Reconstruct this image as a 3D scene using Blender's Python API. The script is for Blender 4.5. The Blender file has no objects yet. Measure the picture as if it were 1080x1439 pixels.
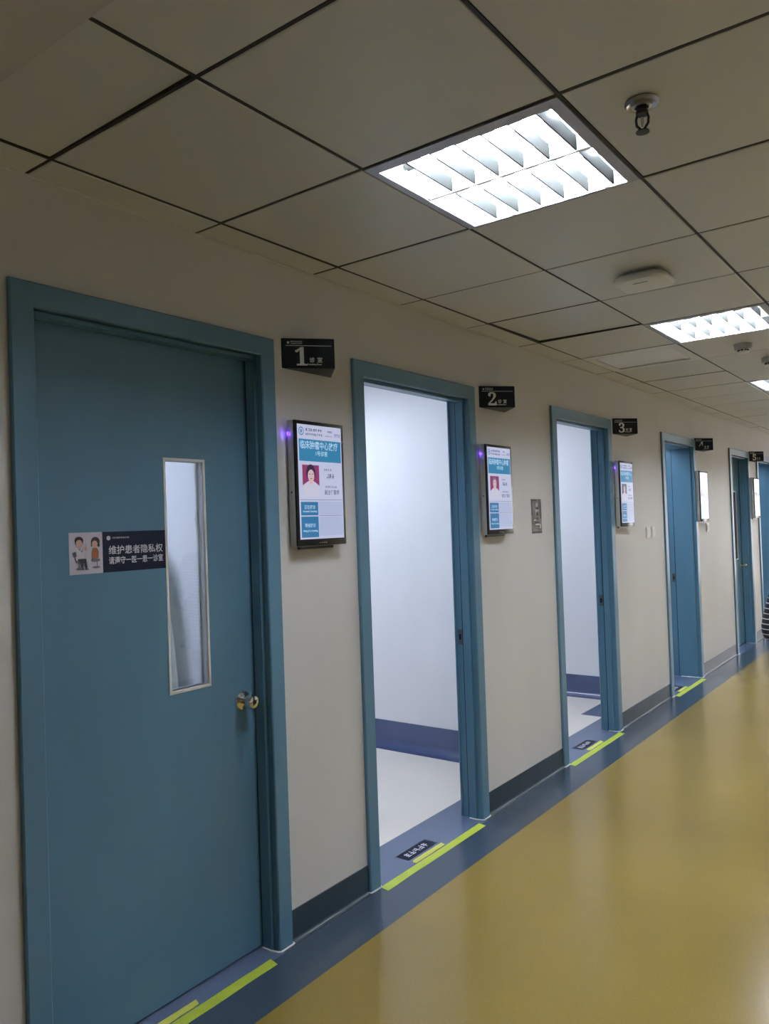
import bpy, bmesh, math, random
from mathutils import Vector, Matrix
random.seed(7)
scene = bpy.context.scene
COL = scene.collection

# ------------------------------------------------------------------ camera
# solved from the ceiling grid (0.6 m panels), door heads and wall foot
F_PX, YAW, PITCH, ROLL = 1096.694, 0.641927, 0.016572, -0.034365
CAM = Vector((2.08845, 0.0, 1.55056))
fw = Vector((-math.sin(YAW)*math.cos(PITCH), math.cos(YAW)*math.cos(PITCH), math.sin(PITCH)))
rt = Vector((math.cos(YAW), math.sin(YAW), 0)); up = rt.cross(fw)
r2 = rt*math.cos(ROLL)+up*math.sin(ROLL); u2 = -rt*math.sin(ROLL)+up*math.cos(ROLL)
cd = bpy.data.cameras.new('camera'); cd.sensor_fit = 'AUTO'; cd.sensor_width = 36
cd.lens = F_PX*36/1439; cd.clip_start = 0.02
cam = bpy.data.objects.new('camera', cd); COL.objects.link(cam)
mw = Matrix((r2, u2, -fw)).transposed().to_4x4(); mw.translation = CAM
cam.matrix_world = mw
scene.camera = cam

# ------------------------------------------------------------------ world, exposure
w = bpy.data.worlds.new('World'); scene.world = w; w.use_nodes = True
bg = w.node_tree.nodes['Background']
bg.inputs[0].default_value = (1.0, 0.93, 0.90, 1); bg.inputs[1].default_value = 5.5
vs = scene.view_settings
vs.view_transform = 'Standard'; vs.look = 'None'; vs.exposure = 0.0; vs.gamma = 1.0
vs.use_curve_mapping = False
TUBE_W = 365.0        # corridor tube emission
ROOM_W = 15.3         # emission of the unseen panels added to light the consulting rooms

# ------------------------------------------------------------------ dimensions
HC = 2.5694          # ceiling height
Y0, X1, T = 1.1594, 0.136, 0.6   # ceiling grid origin and pitch
XR = 3.872           # right wall
YB, YE = Y0-6*T, Y0+24*T         # ends of the corridor
# doors: outer y, width, leaf depth, wall thickness, open?
DOORS = [(1.098, 1.018, .068, .11, False), (2.588, 1.022, .068, .11, True), (4.562, 1.022, .066, .11, True),
         (6.765, 1.015, .195, .25, True), (9.130, .950, .095, .25, False), (10.50, 1.02, .195, .25, True)]
DH = 2.266

# ------------------------------------------------------------------ materials
def mat(name, col, rough=.5, metal=0., var=0., scale=6., bump=0., bscale=200., emit=None, estr=0., coat=0., spec=.5, stretch=None):
    m = bpy.data.materials.new(name); m.use_nodes = True
    nt = m.node_tree; b = nt.nodes['Principled BSDF']
    b.inputs['Base Color'].default_value = (*col, 1); b.inputs['Roughness'].default_value = rough
    b.inputs['Metallic'].default_value = metal; b.inputs['Coat Weight'].default_value = coat
    b.inputs['Specular IOR Level'].default_value = spec
    tc = nt.nodes.new('ShaderNodeTexCoord'); src = tc.outputs['Object']
    if stretch:
        mp = nt.nodes.new('ShaderNodeMapping'); mp.inputs['Scale'].default_value = stretch
        nt.links.new(src, mp.inputs[0]); src = mp.outputs[0]
    if var:
        n = nt.nodes.new('ShaderNodeTexNoise'); n.inputs['Scale'].default_value = scale; n.inputs['Detail'].default_value = 6
        nt.links.new(src, n.inputs['Vector'])
        mx = nt.nodes.new('ShaderNodeMix'); mx.data_type = 'RGBA'
        mx.inputs['A'].default_value = (*[c*(1-var) for c in col], 1); mx.inputs['B'].default_value = (*[min(1, c*(1+var)) for c in col], 1)
        rp = nt.nodes.new('ShaderNodeMapRange'); rp.inputs['From Min'].default_value = .3; rp.inputs['From Max'].default_value = .7
        nt.links.new(n.outputs['Fac'], rp.inputs['Value']); nt.links.new(rp.outputs[0], mx.inputs['Factor'])
        nt.links.new(mx.outputs['Result'], b.inputs['Base Color'])
    if bump:
        n2 = nt.nodes.new('ShaderNodeTexNoise'); n2.inputs['Scale'].default_value = bscale; n2.inputs['Detail'].default_value = 3
        nt.links.new(src, n2.inputs['Vector'])
        bp = nt.nodes.new('ShaderNodeBump'); bp.inputs['Strength'].default_value = bump; bp.inputs['Distance'].default_value = .002
        nt.links.new(n2.outputs['Fac'], bp.inputs['Height']); nt.links.new(bp.outputs[0], b.inputs['Normal'])
    if emit:
        b.inputs['Emission Color'].default_value = (*emit, 1); b.inputs['Emission Strength'].default_value = estr
    return m

def wall_mat(name, col):
    """matt emulsion with faint vertical streaks and a few smudges"""
    m = mat(name, col, .55, var=.05, scale=1.6, bump=.25, bscale=90, stretch=(1, 1, .35))
    return m

def floor_mat(name, col, rough, var, fleck):
    m = mat(name, col, rough, var=var, scale=1.2, bump=.04, bscale=60)
    nt = m.node_tree; b = nt.nodes['Principled BSDF']
    old = b.inputs['Base Color'].links[0].from_socket
    tc = [n for n in nt.nodes if n.type == 'TEX_COORD'][0]
    v = nt.nodes.new('ShaderNodeTexNoise'); v.inputs['Scale'].default_value = 160; v.inputs['Detail'].default_value = 2
    nt.links.new(tc.outputs['Object'], v.inputs['Vector'])
    rp = nt.nodes.new('ShaderNodeMapRange'); rp.inputs['From Min'].default_value = .35; rp.inputs['From Max'].default_value = .65
    rp.inputs['To Min'].default_value = 1-fleck; rp.inputs['To Max'].default_value = 1+fleck
    nt.links.new(v.outputs['Fac'], rp.inputs['Value'])
    mx = nt.nodes.new('ShaderNodeMix'); mx.data_type = 'RGBA'; mx.blend_type = 'MULTIPLY'; mx.inputs['Factor'].default_value = 1
    nt.links.new(old, mx.inputs['A']); nt.links.new(rp.outputs[0], mx.inputs['B'])
    nt.links.new(mx.outputs['Result'], b.inputs['Base Color'])
    return m

def glass_mat(name, tint=(.95, .97, 1.), refl=.5):
    m = bpy.data.materials.new(name); m.use_nodes = True; nt = m.node_tree
    for n in list(nt.nodes):
        if n.type == 'BSDF_PRINCIPLED': nt.nodes.remove(n)
    out = [n for n in nt.nodes if n.type == 'OUTPUT_MATERIAL'][0]
    t = nt.nodes.new('ShaderNodeBsdfTransparent'); t.inputs[0].default_value = (*tint, 1)
    g = nt.nodes.new('ShaderNodeBsdfGlossy'); g.inputs['Roughness'].default_value = .03
    f = nt.nodes.new('ShaderNodeFresnel'); f.inputs['IOR'].default_value = 1.5
    mx = nt.nodes.new('ShaderNodeMixShader')
    nt.links.new(f.outputs[0], mx.inputs[0]); nt.links.new(t.outputs[0], mx.inputs[1]); nt.links.new(g.outputs[0], mx.inputs[2])
    nt.links.new(mx.outputs[0], out.inputs[0])
    return m

def stripe_mat(name):
    m = mat(name, (.012, .012, .018), .8)
    nt = m.node_tree; b = nt.nodes['Principled BSDF']
    tc = [n for n in nt.nodes if n.type == 'TEX_COORD'][0]
    sp = nt.nodes.new('ShaderNodeSeparateXYZ'); nt.links.new(tc.outputs['Object'], sp.inputs[0])
    a = nt.nodes.new('ShaderNodeMath'); a.operation = 'MULTIPLY'; a.inputs[1].default_value = 1/.0205
    f = nt.nodes.new('ShaderNodeMath'); f.operation = 'FRACT'
    g = nt.nodes.new('ShaderNodeMath'); g.operation = 'LESS_THAN'; g.inputs[1].default_value = .16
    nt.links.new(sp.outputs['Z'], a.inputs[0]); nt.links.new(a.outputs[0], f.inputs[0]); nt.links.new(f.outputs[0], g.inputs[0])
    mx = nt.nodes.new('ShaderNodeMix'); mx.data_type = 'RGBA'
    mx.inputs['A'].default_value = (.012, .012, .02, 1); mx.inputs['B'].default_value = (.75, .73, .76, 1)
    nt.links.new(g.outputs[0], mx.inputs['Factor']); nt.links.new(mx.outputs['Result'], b.inputs['Base Color'])
    return m

M = {}
M['wall'] = wall_mat('cream_wall_paint', (.63, .61, .595))
M['room_wall'] = wall_mat('white_room_paint', (.80, .80, .82))
M['paint'] = mat('blue_gloss_paint', (.102, .218, .318), .33, var=.07, scale=3.5, bump=.08, bscale=40, stretch=(1, 1, .4))
M['gasket'] = mat('black_rubber', (.008, .010, .014), .6, var=.2)
M['bead'] = mat('white_sealant', (.75, .74, .70), .5, var=.1, scale=30)
M['yellow'] = floor_mat('ochre_vinyl', (.255, .178, .038), .21, .05, .05)
M['blue_vinyl'] = floor_mat('slate_blue_vinyl', (.046, .067, .098), .22, .05, .12)
M['skirt'] = mat('slate_skirting_vinyl', (.020, .038, .055), .35, var=.12, scale=5)
M['skirt_room'] = mat('blue_skirting_vinyl', (.060, .090, .200), .16, var=.08, scale=5, spec=.7)  # same skirting vinyl, its colour brightened and blued for the room light
M['blue_room'] = floor_mat('blue_room_vinyl', (.115, .150, .245), .22, .05, .08)  # same border vinyl with the blue room-light sheen put into its colour
M['beige_vinyl'] = floor_mat('pale_beige_vinyl', (.78, .72, .65), .35, .04, .03)
M['tile'] = mat('painted_metal_panel', (.63, .62, .595), .38, var=.05, scale=1.5, bump=.05, bscale=300)
M['plenum'] = mat('dark_ceiling_void', (.02, .016, .012), .9, var=.2)
M['bulkhead'] = mat('bulkhead_paint', (.55, .52, .50), .6, var=.03, scale=2)
M['alu'] = mat('grey_aluminium', (.42, .42, .45), .4, metal=.6, var=.06, scale=10)
M['louvre'] = mat('white_louvre', (.80, .83, .82), .35, var=.02)
M['fin'] = mat('low_glare_louvre_fin', (.016, .0175, .017), .6, var=.02, spec=.1)  # pale fins coloured near-black so the tubes don't burn them out to white
M['tube'] = mat('lit_tube', (.9, .9, .9), .4, emit=(.91, .98, 1.09), estr=TUBE_W, var=.01)
M['panel_light'] = mat('lit_panel', (.9, .9, .9), .4, emit=(.76, .85, 1.02), estr=ROOM_W, var=.01)
M['chrome'] = mat('chrome', (.72, .72, .70), .12, metal=1., var=.03)
M['collar'] = mat('dull_chrome', (.42, .41, .40), .28, metal=1., var=.1, scale=30)
M['dark_metal'] = mat('dark_metal', (.05, .055, .06), .35, metal=.8, var=.1)
M['strike'] = mat('strike_plate_steel', (.10, .12, .14), .45, metal=.6, var=.1)
M['black_hole'] = mat('black_recess', (.004, .004, .006), .8, var=.1)
M['white_plastic'] = mat('white_plastic', (.72, .71, .69), .4, var=.03)
M['grey_plastic'] = mat('grey_plastic', (.50, .50, .49), .45, var=.04)
M['case'] = mat('silver_case', (.60, .60, .60), .35, metal=.2, var=.03)
M['bezel'] = mat('black_bezel', (.008, .009, .012), .22, var=.1)
M['sign'] = mat('black_sign_acrylic', (.006, .010, .016), .4, var=.15, scale=4, spec=.25)
M['sign_print'] = mat('silver_print', (.82, .84, .88), .5, var=.03)
M['navy_print'] = mat('navy_print', (.006, .009, .026), .6, var=.1, spec=.2)
M['white_print'] = mat('white_print', (.62, .60, .66), .5, var=.02)
M['sticker_white'] = mat('sticker_paper', (.56, .52, .60), .45, var=.02)
M['skin_print'] = mat('skin_print', (.60, .36, .31), .5, var=.02)
M['hair_print'] = mat('hair_print', (.02, .016, .02), .5, var=.05)
M['trouser_print'] = mat('trouser_print', (.03, .03, .045), .5, var=.05)
M['orange_print'] = mat('orange_print', (.33, .12, .04), .5, var=.05)
M['grey_print'] = mat('grey_print', (.16, .15, .18), .5, var=.05)
M['tape'] = mat('lime_tape', (.46, .56, .05), .45, var=.10, scale=14, bump=.1, bscale=50)
M['tape2'] = mat('yellow_tape', (.66, .66, .10), .4, var=.08, scale=14)
M['notice'] = mat('notice_film', (.20, .20, .195), .5, var=.4, scale=22, spec=.2)
M['notice_dark'] = mat('notice_ink', (.025, .025, .027), .5, var=.1)
M['notice_light'] = mat('notice_light', (.62, .62, .60), .5, var=.05)
def screen_mat(name, col, s): return mat(name, (.01, .01, .012), .12, emit=col, estr=s, var=.01)
M['s_white'] = screen_mat('lit_screen', (.50, .53, .72), .95)
M['s_cell'] = screen_mat('lit_screen_cell', (.40, .46, .66), .95)
M['s_teal'] = screen_mat('lit_screen_teal', (.022, .165, .36), .95)
M['s_teal2'] = screen_mat('lit_screen_teal_light', (.03, .21, .40), .95)
M['s_text'] = screen_mat('lit_screen_text', (.42, .60, .80), 1.0)
M['s_dark'] = screen_mat('lit_screen_ink', (.07, .085, .16), .9)
M['s_line'] = screen_mat('lit_screen_rule', (.16, .18, .28), .9)
M['s_magenta'] = screen_mat('lit_screen_magenta', (.26, .035, .14), .95)
M['s_face'] = screen_mat('lit_screen_face', (.62, .44, .48), .95)
M['s_hair'] = screen_mat('lit_screen_hair', (.03, .02, .045), .95)
M['s_coat'] = screen_mat('lit_screen_coat', (.55, .54, .68), .95)
M['led'] = mat('violet_led', (.2, .1, .6), .4, emit=(.16, .06, 1.0), estr=2.5, var=.01)
M['glass'] = glass_mat('clear_glass')
M['curtain'] = mat('grey_green_cloth', (.60, .64, .58), .85, var=.05, scale=10)
M['shirt'] = stripe_mat('striped_knit')
M['skin'] = mat('skin', (.52, .32, .24), .5, var=.05, scale=20)
M['hair'] = mat('black_hair', (.010, .008, .008), .45, var=.2, scale=40)
M['cloth_dark'] = mat('dark_trousers', (.018, .02, .03), .8, var=.15, scale=30)
M['shoe'] = mat('black_shoe', (.012, .012, .013), .4, var=.1)

# ------------------------------------------------------------------ mesh helpers
def B(): return bmesh.new()
def box(bm, x0, x1, y0, y1, z0, z1):
    v = [bm.verts.new((x, y, z)) for x in (x0, x1) for y in (y0, y1) for z in (z0, z1)]
    for f in ((0,1,3,2),(4,6,7,5),(0,4,5,1),(2,3,7,6),(0,2,6,4),(1,5,7,3)):
        bm.faces.new([v[i] for i in f])
    return bm
def bevel(bm, off, seg=1):
    bmesh.ops.bevel(bm, geom=list(bm.edges), offset=off, segments=seg, profile=.5, affect='EDGES', clamp_overlap=True)
    return bm
def prism(bm, pts, h, frame=None):
    """pts 2-D polygon in local (a,b); extruded along c by h; frame = (origin,a,b,c)"""
    O, a, b, c = frame or (Vector(), Vector((1,0,0)), Vector((0,1,0)), Vector((0,0,1)))
    lo = [bm.verts.new(O+a*p[0]+b*p[1]) for p in pts]; hi = [bm.verts.new(O+a*p[0]+b*p[1]+c*h) for p in pts]
    n = len(pts)
    bm.faces.new(lo[::-1]); bm.faces.new(hi)
    for i in range(n): bm.faces.new((lo[i], lo[(i+1) % n], hi[(i+1) % n], hi[i]))
    return bm
def lathe(bm, prof, seg=24, frame=None):
    """prof [(r,h)], around axis c"""
    O, a, b, c = frame or (Vector(), Vector((1,0,0)), Vector((0,1,0)), Vector((0,0,1)))
    rings = []
    for r, h in prof:
        if r < 1e-6: rings.append([bm.verts.new(O+c*h)])
        else: rings.append([bm.verts.new(O+c*h+(a*math.cos(2*math.pi*i/seg)+b*math.sin(2*math.pi*i/seg))*r) for i in range(seg)])
    for A, Bq in zip(rings[:-1], rings[1:]):
        for i in range(seg):
            j = (i+1) % seg
            if len(A) == 1 and len(Bq) == 1: continue
            if len(A) == 1: bm.faces.new((A[0], Bq[i], Bq[j]))
            elif len(Bq) == 1: bm.faces.new((A[i], Bq[0], A[j]))
            else: bm.faces.new((A[i], Bq[i], Bq[j], A[j]))
    return bm
def tube(bm, pts, r, seg=8):
    pts = [Vector(p) for p in pts]; rings = []
    for i, p in enumerate(pts):
        d = (pts[min(i+1, len(pts)-1)]-pts[max(i-1, 0)]).normalized()
        a = d.orthogonal().normalized() if i == 0 else (pa-d*pa.dot(d)).normalized()
        pa = a; b = d.cross(a)
        rings.append([bm.verts.new(p+(a*math.cos(2*math.pi*k/seg)+b*math.sin(2*math.pi*k/seg))*r) for k in range(seg)])
    for A, Bq in zip(rings[:-1], rings[1:]):
        for k in range(seg): bm.faces.new((A[k], A[(k+1) % seg], Bq[(k+1) % seg], Bq[k]))
    bm.faces.new(rings[0][::-1]); bm.faces.new(rings[-1])
    return bm
def sweep_y(bm, prof, ya, yb):
    """profile [(x,z)] closed, swept along y"""
    return prism(bm, prof, yb-ya, (Vector((0, ya, 0)), Vector((1,0,0)), Vector((0,0,1)), Vector((0,1,0))))
def sweep_x(bm, prof, xa, xb, ywall, sgn):
    """profile [(offset,z)] swept along x on a wall at ywall, offset goes to sgn*y"""
    return prism(bm, [(p[0]*sgn, p[1]) for p in prof], xb-xa, (Vector((xa, ywall, 0)), Vector((0,1,0)), Vector((0,0,1)), Vector((1,0,0))))

def link(o, parent=None, loc=None):
    COL.objects.link(o)
    if parent: o.parent = parent
    if loc is not None: o.location = loc
    return o
def obj(name, bm, m, parent=None, smooth=False, loc=None):
    bmesh.ops.recalc_face_normals(bm, faces=list(bm.faces))
    me = bpy.data.meshes.new(name); bm.to_mesh(me); bm.free()
    for mm in (m if isinstance(m, (list, tuple)) else [m]): me.materials.append(mm)
    if smooth:
        for p in me.polygons: p.use_smooth = True
        try: me.set_sharp_from_angle(angle=math.radians(40))
        except Exception: pass
    return link(bpy.data.objects.new(name, me), parent, loc)
def tag(o, label=None, cat=None, group=None, kind=None):
    if label: o['label'] = label
    if cat: o['category'] = cat
    if group: o['group'] = group
    if kind: o['kind'] = kind
    return o
def empty(name, loc, **k):
    o = bpy.data.objects.new(name, None); o.empty_display_size = .1
    return tag(link(o, None, loc), **k)
def struct(name, bm, m, label=None, **k):
    return tag(obj(name, bm, m, **k), label, kind='structure')

WALLF = (Vector(), Vector((0,1,0)), Vector((0,0,1)), Vector((1,0,0)))      # a -> +y, b -> +z, normal +x
FLOORF = (Vector(), Vector((0,1,0)), Vector((-1,0,0)), Vector((0,0,1)))    # read by someone facing the rooms
def fr(base, O): return (Vector(O), base[1], base[2], base[3])
def flat(name, pts, m, parent, frame, h=.0006):
    return obj(name, prism(B(), pts, h, frame), m, parent)
def rect(u0, u1, v0, v1): return [(u0, v0), (u1, v0), (u1, v1), (u0, v1)]
def ell(cu, cv, ru, rv, n=20, a0=0, a1=2*math.pi):
    return [(cu+ru*math.cos(a0+(a1-a0)*i/n), cv+rv*math.sin(a0+(a1-a0)*i/n)) for i in range(n if abs(a1-a0-2*math.pi) < 1e-6 else n+1)]
def text(name, body, size, m, parent, frame, u, v, width=None, align='LEFT', bold=0.):
    """lettering as a flat mesh whose baseline starts at (u,v) of frame"""
    c = bpy.data.curves.new('tmp', 'FONT'); c.body = body; c.size = size; c.align_x = align
    c.offset = bold; c.resolution_u = 3
    o = bpy.data.objects.new('tmp', c); COL.objects.link(o)
    dg = bpy.context.evaluated_depsgraph_get()
    me = bpy.data.meshes.new_from_object(o.evaluated_get(dg)); bpy.data.objects.remove(o); bpy.data.curves.remove(c)
    xs = [q.co.x for q in me.vertices]
    k = width/(max(xs)-min(xs)) if width else 1.
    O, a, b, cc = frame
    for q in me.vertices: q.co = O+a*(u+q.co.x*k)+b*(v+q.co.y)+cc*.0009
    me.materials.clear(); me.materials.append(m); me.name = name
    return link(bpy.data.objects.new(name, me), parent)
def squiggle(name, n, u, v, wd, ht, m, parent, frame, seed=1):
    """a line of print too small to read: n dense little marks"""
    rnd = random.Random(seed); bm = B(); cw = wd/n; O, a, b, c = frame
    for i in range(n):
        u0 = u+i*cw
        for k in range(3):
            if rnd.random() < .8:
                vv = v+ht*(k+.1)/3; prism(bm, rect(u0+cw*.1*rnd.random(), u0+cw*(.65+.25*rnd.random()), vv, vv+ht*.16), .0005, frame)
        uu = u0+cw*(.15+.5*rnd.random()); prism(bm, rect(uu, uu+cw*.16, v, v+ht), .0006, frame)
    return obj(name, bm, m, parent)

# ------------------------------------------------------------------ structure: corridor shell
def wall_segments():
    bm = B(); y = YB-.12
    segs = []
    for (dy, dw, ld, wt, op) in DOORS:
        segs.append((y, dy+.03)); y = dy+dw-.03
    segs.append((y, YE+.12))
    for a, b in segs:
        if a < 6.42 < b:
            box(bm, -.11, 0, a, 6.46, 0, HC+.2); box(bm, -.25, 0, 6.46, b, 0, HC+.2)
        else:
            t = .11 if b < 6.6 else .25
            box(bm, -t, 0, a, b, 0, HC+.2)
    for (dy, dw, ld, wt, op) in DOORS:
        box(bm, -wt, 0, dy+.03, dy+dw-.03, DH-.03, HC+.2)
    return bm
struct('wall_left', wall_segments(), M['wall'], 'long cream painted corridor wall pierced by blue door frames')
struct('wall_right', box(B(), XR, XR+.12, YB, YE, 0, HC+.2), M['wall'], 'plain cream corridor wall facing the doors')
struct('wall_back', box(B(), 0, XR, YB-.12, YB, 0, HC+.2), M['wall'], 'plain cream wall closing the corridor')
bm = B()
WX0, WX1, WZ0, WZ1 = .9, 3.3, .25, 2.45
for a in ((0, WX0, 0, HC+.2), (WX1, XR, 0, HC+.2), (WX0, WX1, 0, WZ0), (WX0, WX1, WZ1, HC+.2)):
    box(bm, a[0], a[1], YE, YE+.12, a[2], a[3])
struct('wall_end', bm, M['wall'], 'end wall of the corridor around a tall window')
win = empty('window_1', (WX0, YE, WZ0), label='tall daylit window at the far end of the corridor', kind='structure')
bm = B(); W_, H_ = WX1-WX0, WZ1-WZ0
for a in ((0, .05, 0, H_), (W_-.05, W_, 0, H_), (.05, W_-.05, 0, .05), (.05, W_-.05, H_-.05, H_), (W_/2-.03, W_/2+.03, .05, H_-.05)):
    box(bm, a[0], a[1], .03, .09, a[2], a[3])
for z in (.7, 1.6): box(bm, .05, W_/2-.03, .035, .085, z, z+.06); box(bm, W_/2+.03, W_-.05, .035, .085, z, z+.06)
obj('window_frame', bm, M['alu'], win)
for x0, x1 in ((.05, W_/2-.03), (W_/2+.03, W_-.05)):
    for z0, z1 in ((.05, .7), (.76, 1.6), (1.66, H_-.05)):
        obj('pane', box(B(), x0, x1, .058, .062, z0, z1), M['glass'], win)
pl = bpy.data.lights.new('window_portal', 'AREA'); pl.shape = 'RECTANGLE'; pl.size = W_; pl.size_y = H_
pl.cycles.is_portal = True
po = link(bpy.data.objects.new('window_portal', pl)); po.location = ((WX0+WX1)/2, YE+.14, (WZ0+WZ1)/2)
po.rotation_euler = (math.radians(-90), 0, 0)

# floors
struct('floor', box(B(), .235, XR-.235, YB, YE, -.1, 0), M['yellow'], 'glossy ochre yellow vinyl corridor floor')
bm = B(); box(bm, .03, .235, YB, YE, -.1, 0); yy = YB
for d in DOORS: box(bm, 0, .03, yy, d[0]+.06, -.1, 0); yy = d[0]+d[1]-.06
box(bm, 0, .03, yy, YE, -.1, 0)
struct('floor_border', bm, M['blue_vinyl'], 'slate blue vinyl border running along the doors')
for i, (dy, dw, ld, wt, op) in enumerate(DOORS):
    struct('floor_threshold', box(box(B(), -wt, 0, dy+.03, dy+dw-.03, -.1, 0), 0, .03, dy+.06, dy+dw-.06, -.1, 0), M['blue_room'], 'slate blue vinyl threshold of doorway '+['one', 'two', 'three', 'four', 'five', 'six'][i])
struct('floor_border', box(B(), XR-.235, XR, YB, YE, -.1, 0), M['blue_vinyl'], 'slate blue vinyl border along the plain wall')
# corridor skirting with a small cove at its foot
def cove(top, r, foot, t=.005, n=5):
    p = [(-.0, 0), (-.0, top), (t, top), (t, r+.002)]
    for i in range(1, n+1):
        a = math.pi+math.pi/2*i/n
        p.append((t+r+r*math.cos(a), r+.002+r*math.sin(a)))
    return p+[(t+r+foot, .0015), (t+r+foot, 0)]
prof = cove(.116, .014, .004)
ys = [YB]
for d in DOORS: ys += [d[0]-.002, d[0]+d[1]+.002]
ys.append(YE)
for i in range(0, len(ys), 2):
    if i == 0: lab = 'slate skirting on the wall before the door with the sticker'
    else: lab = 'slate skirting between doors %d and %d' % (i//2, i//2+1)
    tag(obj('baseboard_left', sweep_y(B(), prof, ys[i], ys[i+1]), M['skirt'], smooth=True), lab, kind='structure')
struct('baseboard_right', sweep_y(B(), [(XR-p[0], p[1]) for p in prof], YB, YE), M['skirt'], 'slate skirting along the plain wall')

# rooms behind the doors
RB = -3.7
PARTS = [(.30, .40), (2.32, 2.42), (4.40, 4.50), (6.50, 6.60), (8.42, 8.52), (10.28, 10.38), (12.4, 12.5)]
names = ['before the first room', 'between rooms one and two', 'between rooms two and three', 'between rooms three and four', 'between rooms four and five', 'between rooms five and six', 'after the sixth room']
for (a, b), nm in zip(PARTS, names):
    x1 = -.11 if b < 6.5 else -.25
    struct('wall_partition', box(B(), RB, x1, a, b, 0, HC+.05), M['room_wall'], 'white partition wall '+nm)
struct('wall_room_back', box(B(), RB-.1, RB, .3, 12.5, 0, HC+.05), M['room_wall'], 'white back wall of the consulting rooms')
struct('ceiling_room', box(B(), RB, -.11, .3, 12.5, HC+.05, HC+.12), M['room_wall'], 'white ceiling of the consulting rooms')
rprof = cove(.178, .05, .035, t=.006, n=7)
for i, ((a0, a1), (b0, b1)) in enumerate(zip(PARTS[:-1], PARTS[1:])):
    x1 = -.11 if b0 < 6.6 else -.25
    bm = B(); box(bm, RB, -.245 if x1 > -.2 else -.4, a1, b0, -.1, 0)
    struct('floor_room', bm, M['beige_vinyl'], 'pale beige vinyl floor of room %d' % (i+1))
    bm = B(); box(bm, -.245 if x1 > -.2 else -.4, x1, a1, b0, -.1, 0)
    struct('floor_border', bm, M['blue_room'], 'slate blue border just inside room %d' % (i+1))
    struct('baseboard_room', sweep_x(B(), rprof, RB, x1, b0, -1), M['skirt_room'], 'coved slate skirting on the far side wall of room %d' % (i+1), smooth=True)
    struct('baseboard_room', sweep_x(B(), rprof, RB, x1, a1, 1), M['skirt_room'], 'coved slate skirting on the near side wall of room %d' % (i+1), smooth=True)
    if i != 4:
        yc = (a1+b0)/2-(.55 if i in (3, 5) else 0)
        t = empty('ceiling_panel_light', (-1.1 if i in (3, 5) else -1.6, yc, HC+.01), label='flat light panel in the room '+['behind the closed stickered door', 'entered beside the sign reading one', 'entered before the sign reading three', 'entered before the sign reading four', '', 'entered past the sign reading five'][i], cat='ceiling light', group='light panels in the consulting rooms')  # unseen panel, added to light the room in place of daylight
        obj('frame', bevel(box(B(), -.62, .62, -.32, .32, .0, .04), .004), M['white_plastic'], t)
        obj('diffuser', box(B(), -.59, .59, -.29, .29, -.004, .0), M['panel_light'], t)
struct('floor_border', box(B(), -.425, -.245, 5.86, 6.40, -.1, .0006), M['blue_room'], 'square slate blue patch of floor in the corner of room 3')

# ------------------------------------------------------------------ ceiling
bm = B(); box(bm, 0, XR, YB, YE, HC+.115, HC+.2)
ceil = struct('ceiling', bm, M['plenum'], 'suspended ceiling of square grey metal panels with dark joints')
cols = [(0.0, X1)]+[(X1+i*T, X1+(i+1)*T) for i in range(5)]+[(X1+5*T, XR)]
rows = list(range(-6, 24))
LIGHT_ROWS = [-3, 1, 5, 9, 13, 17, 21]
VENT = (1, 6)
tile_cache = {}
def tile_mesh(wd, hd):
    k = (round(wd, 3), round(hd, 3))
    if k not in tile_cache:
        b_ = B(); g = .0045
        x0, x1, y0_, y1_ = g, wd-g, g, hd-g; e = .004
        lo = [b_.verts.new(p) for p in ((x0+e, y0_+e, 0), (x1-e, y0_+e, 0), (x1-e, y1_-e, 0), (x0+e, y1_-e, 0))]
        md = [b_.verts.new(p) for p in ((x0, y0_, e), (x1, y0_, e), (x1, y1_, e), (x0, y1_, e))]
        hi = [b_.verts.new(p) for p in ((x0, y0_, .026), (x1, y0_, .026), (x1, y1_, .026), (x0, y1_, .026))]
        b_.faces.new(lo[::-1]); b_.faces.new(hi)
        for A, C_ in ((lo, md), (md, hi)):
            for i in range(4): b_.faces.new((A[i], A[(i+1) % 4], C_[(i+1) % 4], C_[i]))
        bmesh.ops.recalc_face_normals(b_, faces=list(b_.faces))
        me = bpy.data.meshes.new('ceiling_tile'); b_.to_mesh(me); b_.free(); me.materials.append(M['tile'])
        tile_cache[k] = me
    return tile_cache[k]
M['grid'] = mat('dark_grid_bar', (.022, .017, .012), .6, var=.2)
for i in range(6): obj('grid_bar', box(B(), X1+i*T-.0046, X1+i*T+.0046, YB, YE, HC+.0010, HC+.03), M['grid'], ceil)
for j in range(-5, 24): obj('grid_bar', box(B(), 0, XR, Y0+j*T-.0046, Y0+j*T+.0046, HC+.0014, HC+.029), M['grid'], ceil)
rnd = random.Random(3)
for ci, (xa, xb) in enumerate(cols):
    for j in rows:
        if ci in (2, 5) and j in LIGHT_ROWS: continue
        if (ci, j) == VENT: continue
        o = bpy.data.objects.new('ceiling_tile', tile_mesh(xb-xa, T))
        link(o, ceil, (xa, Y0+j*T, HC+rnd.uniform(-.0012, .0012)))
        if ci: o.rotation_euler = (rnd.uniform(-.0025, .0025), rnd.uniform(-.0025, .0025), 0)
        if (ci, j) == (1, -1): o.rotation_euler = (.004, -.010, 0); o.location.z += .001
        if (ci, j) == (1, 4): o.rotation_euler = (.012, .012, 0); o.location.z += .006
struct('bulkhead', box(B(), 0, XR, -.45, .805, 2.47, HC+.0), M['bulkhead'], 'painted bulkhead beam hanging across the corridor ceiling')
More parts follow.
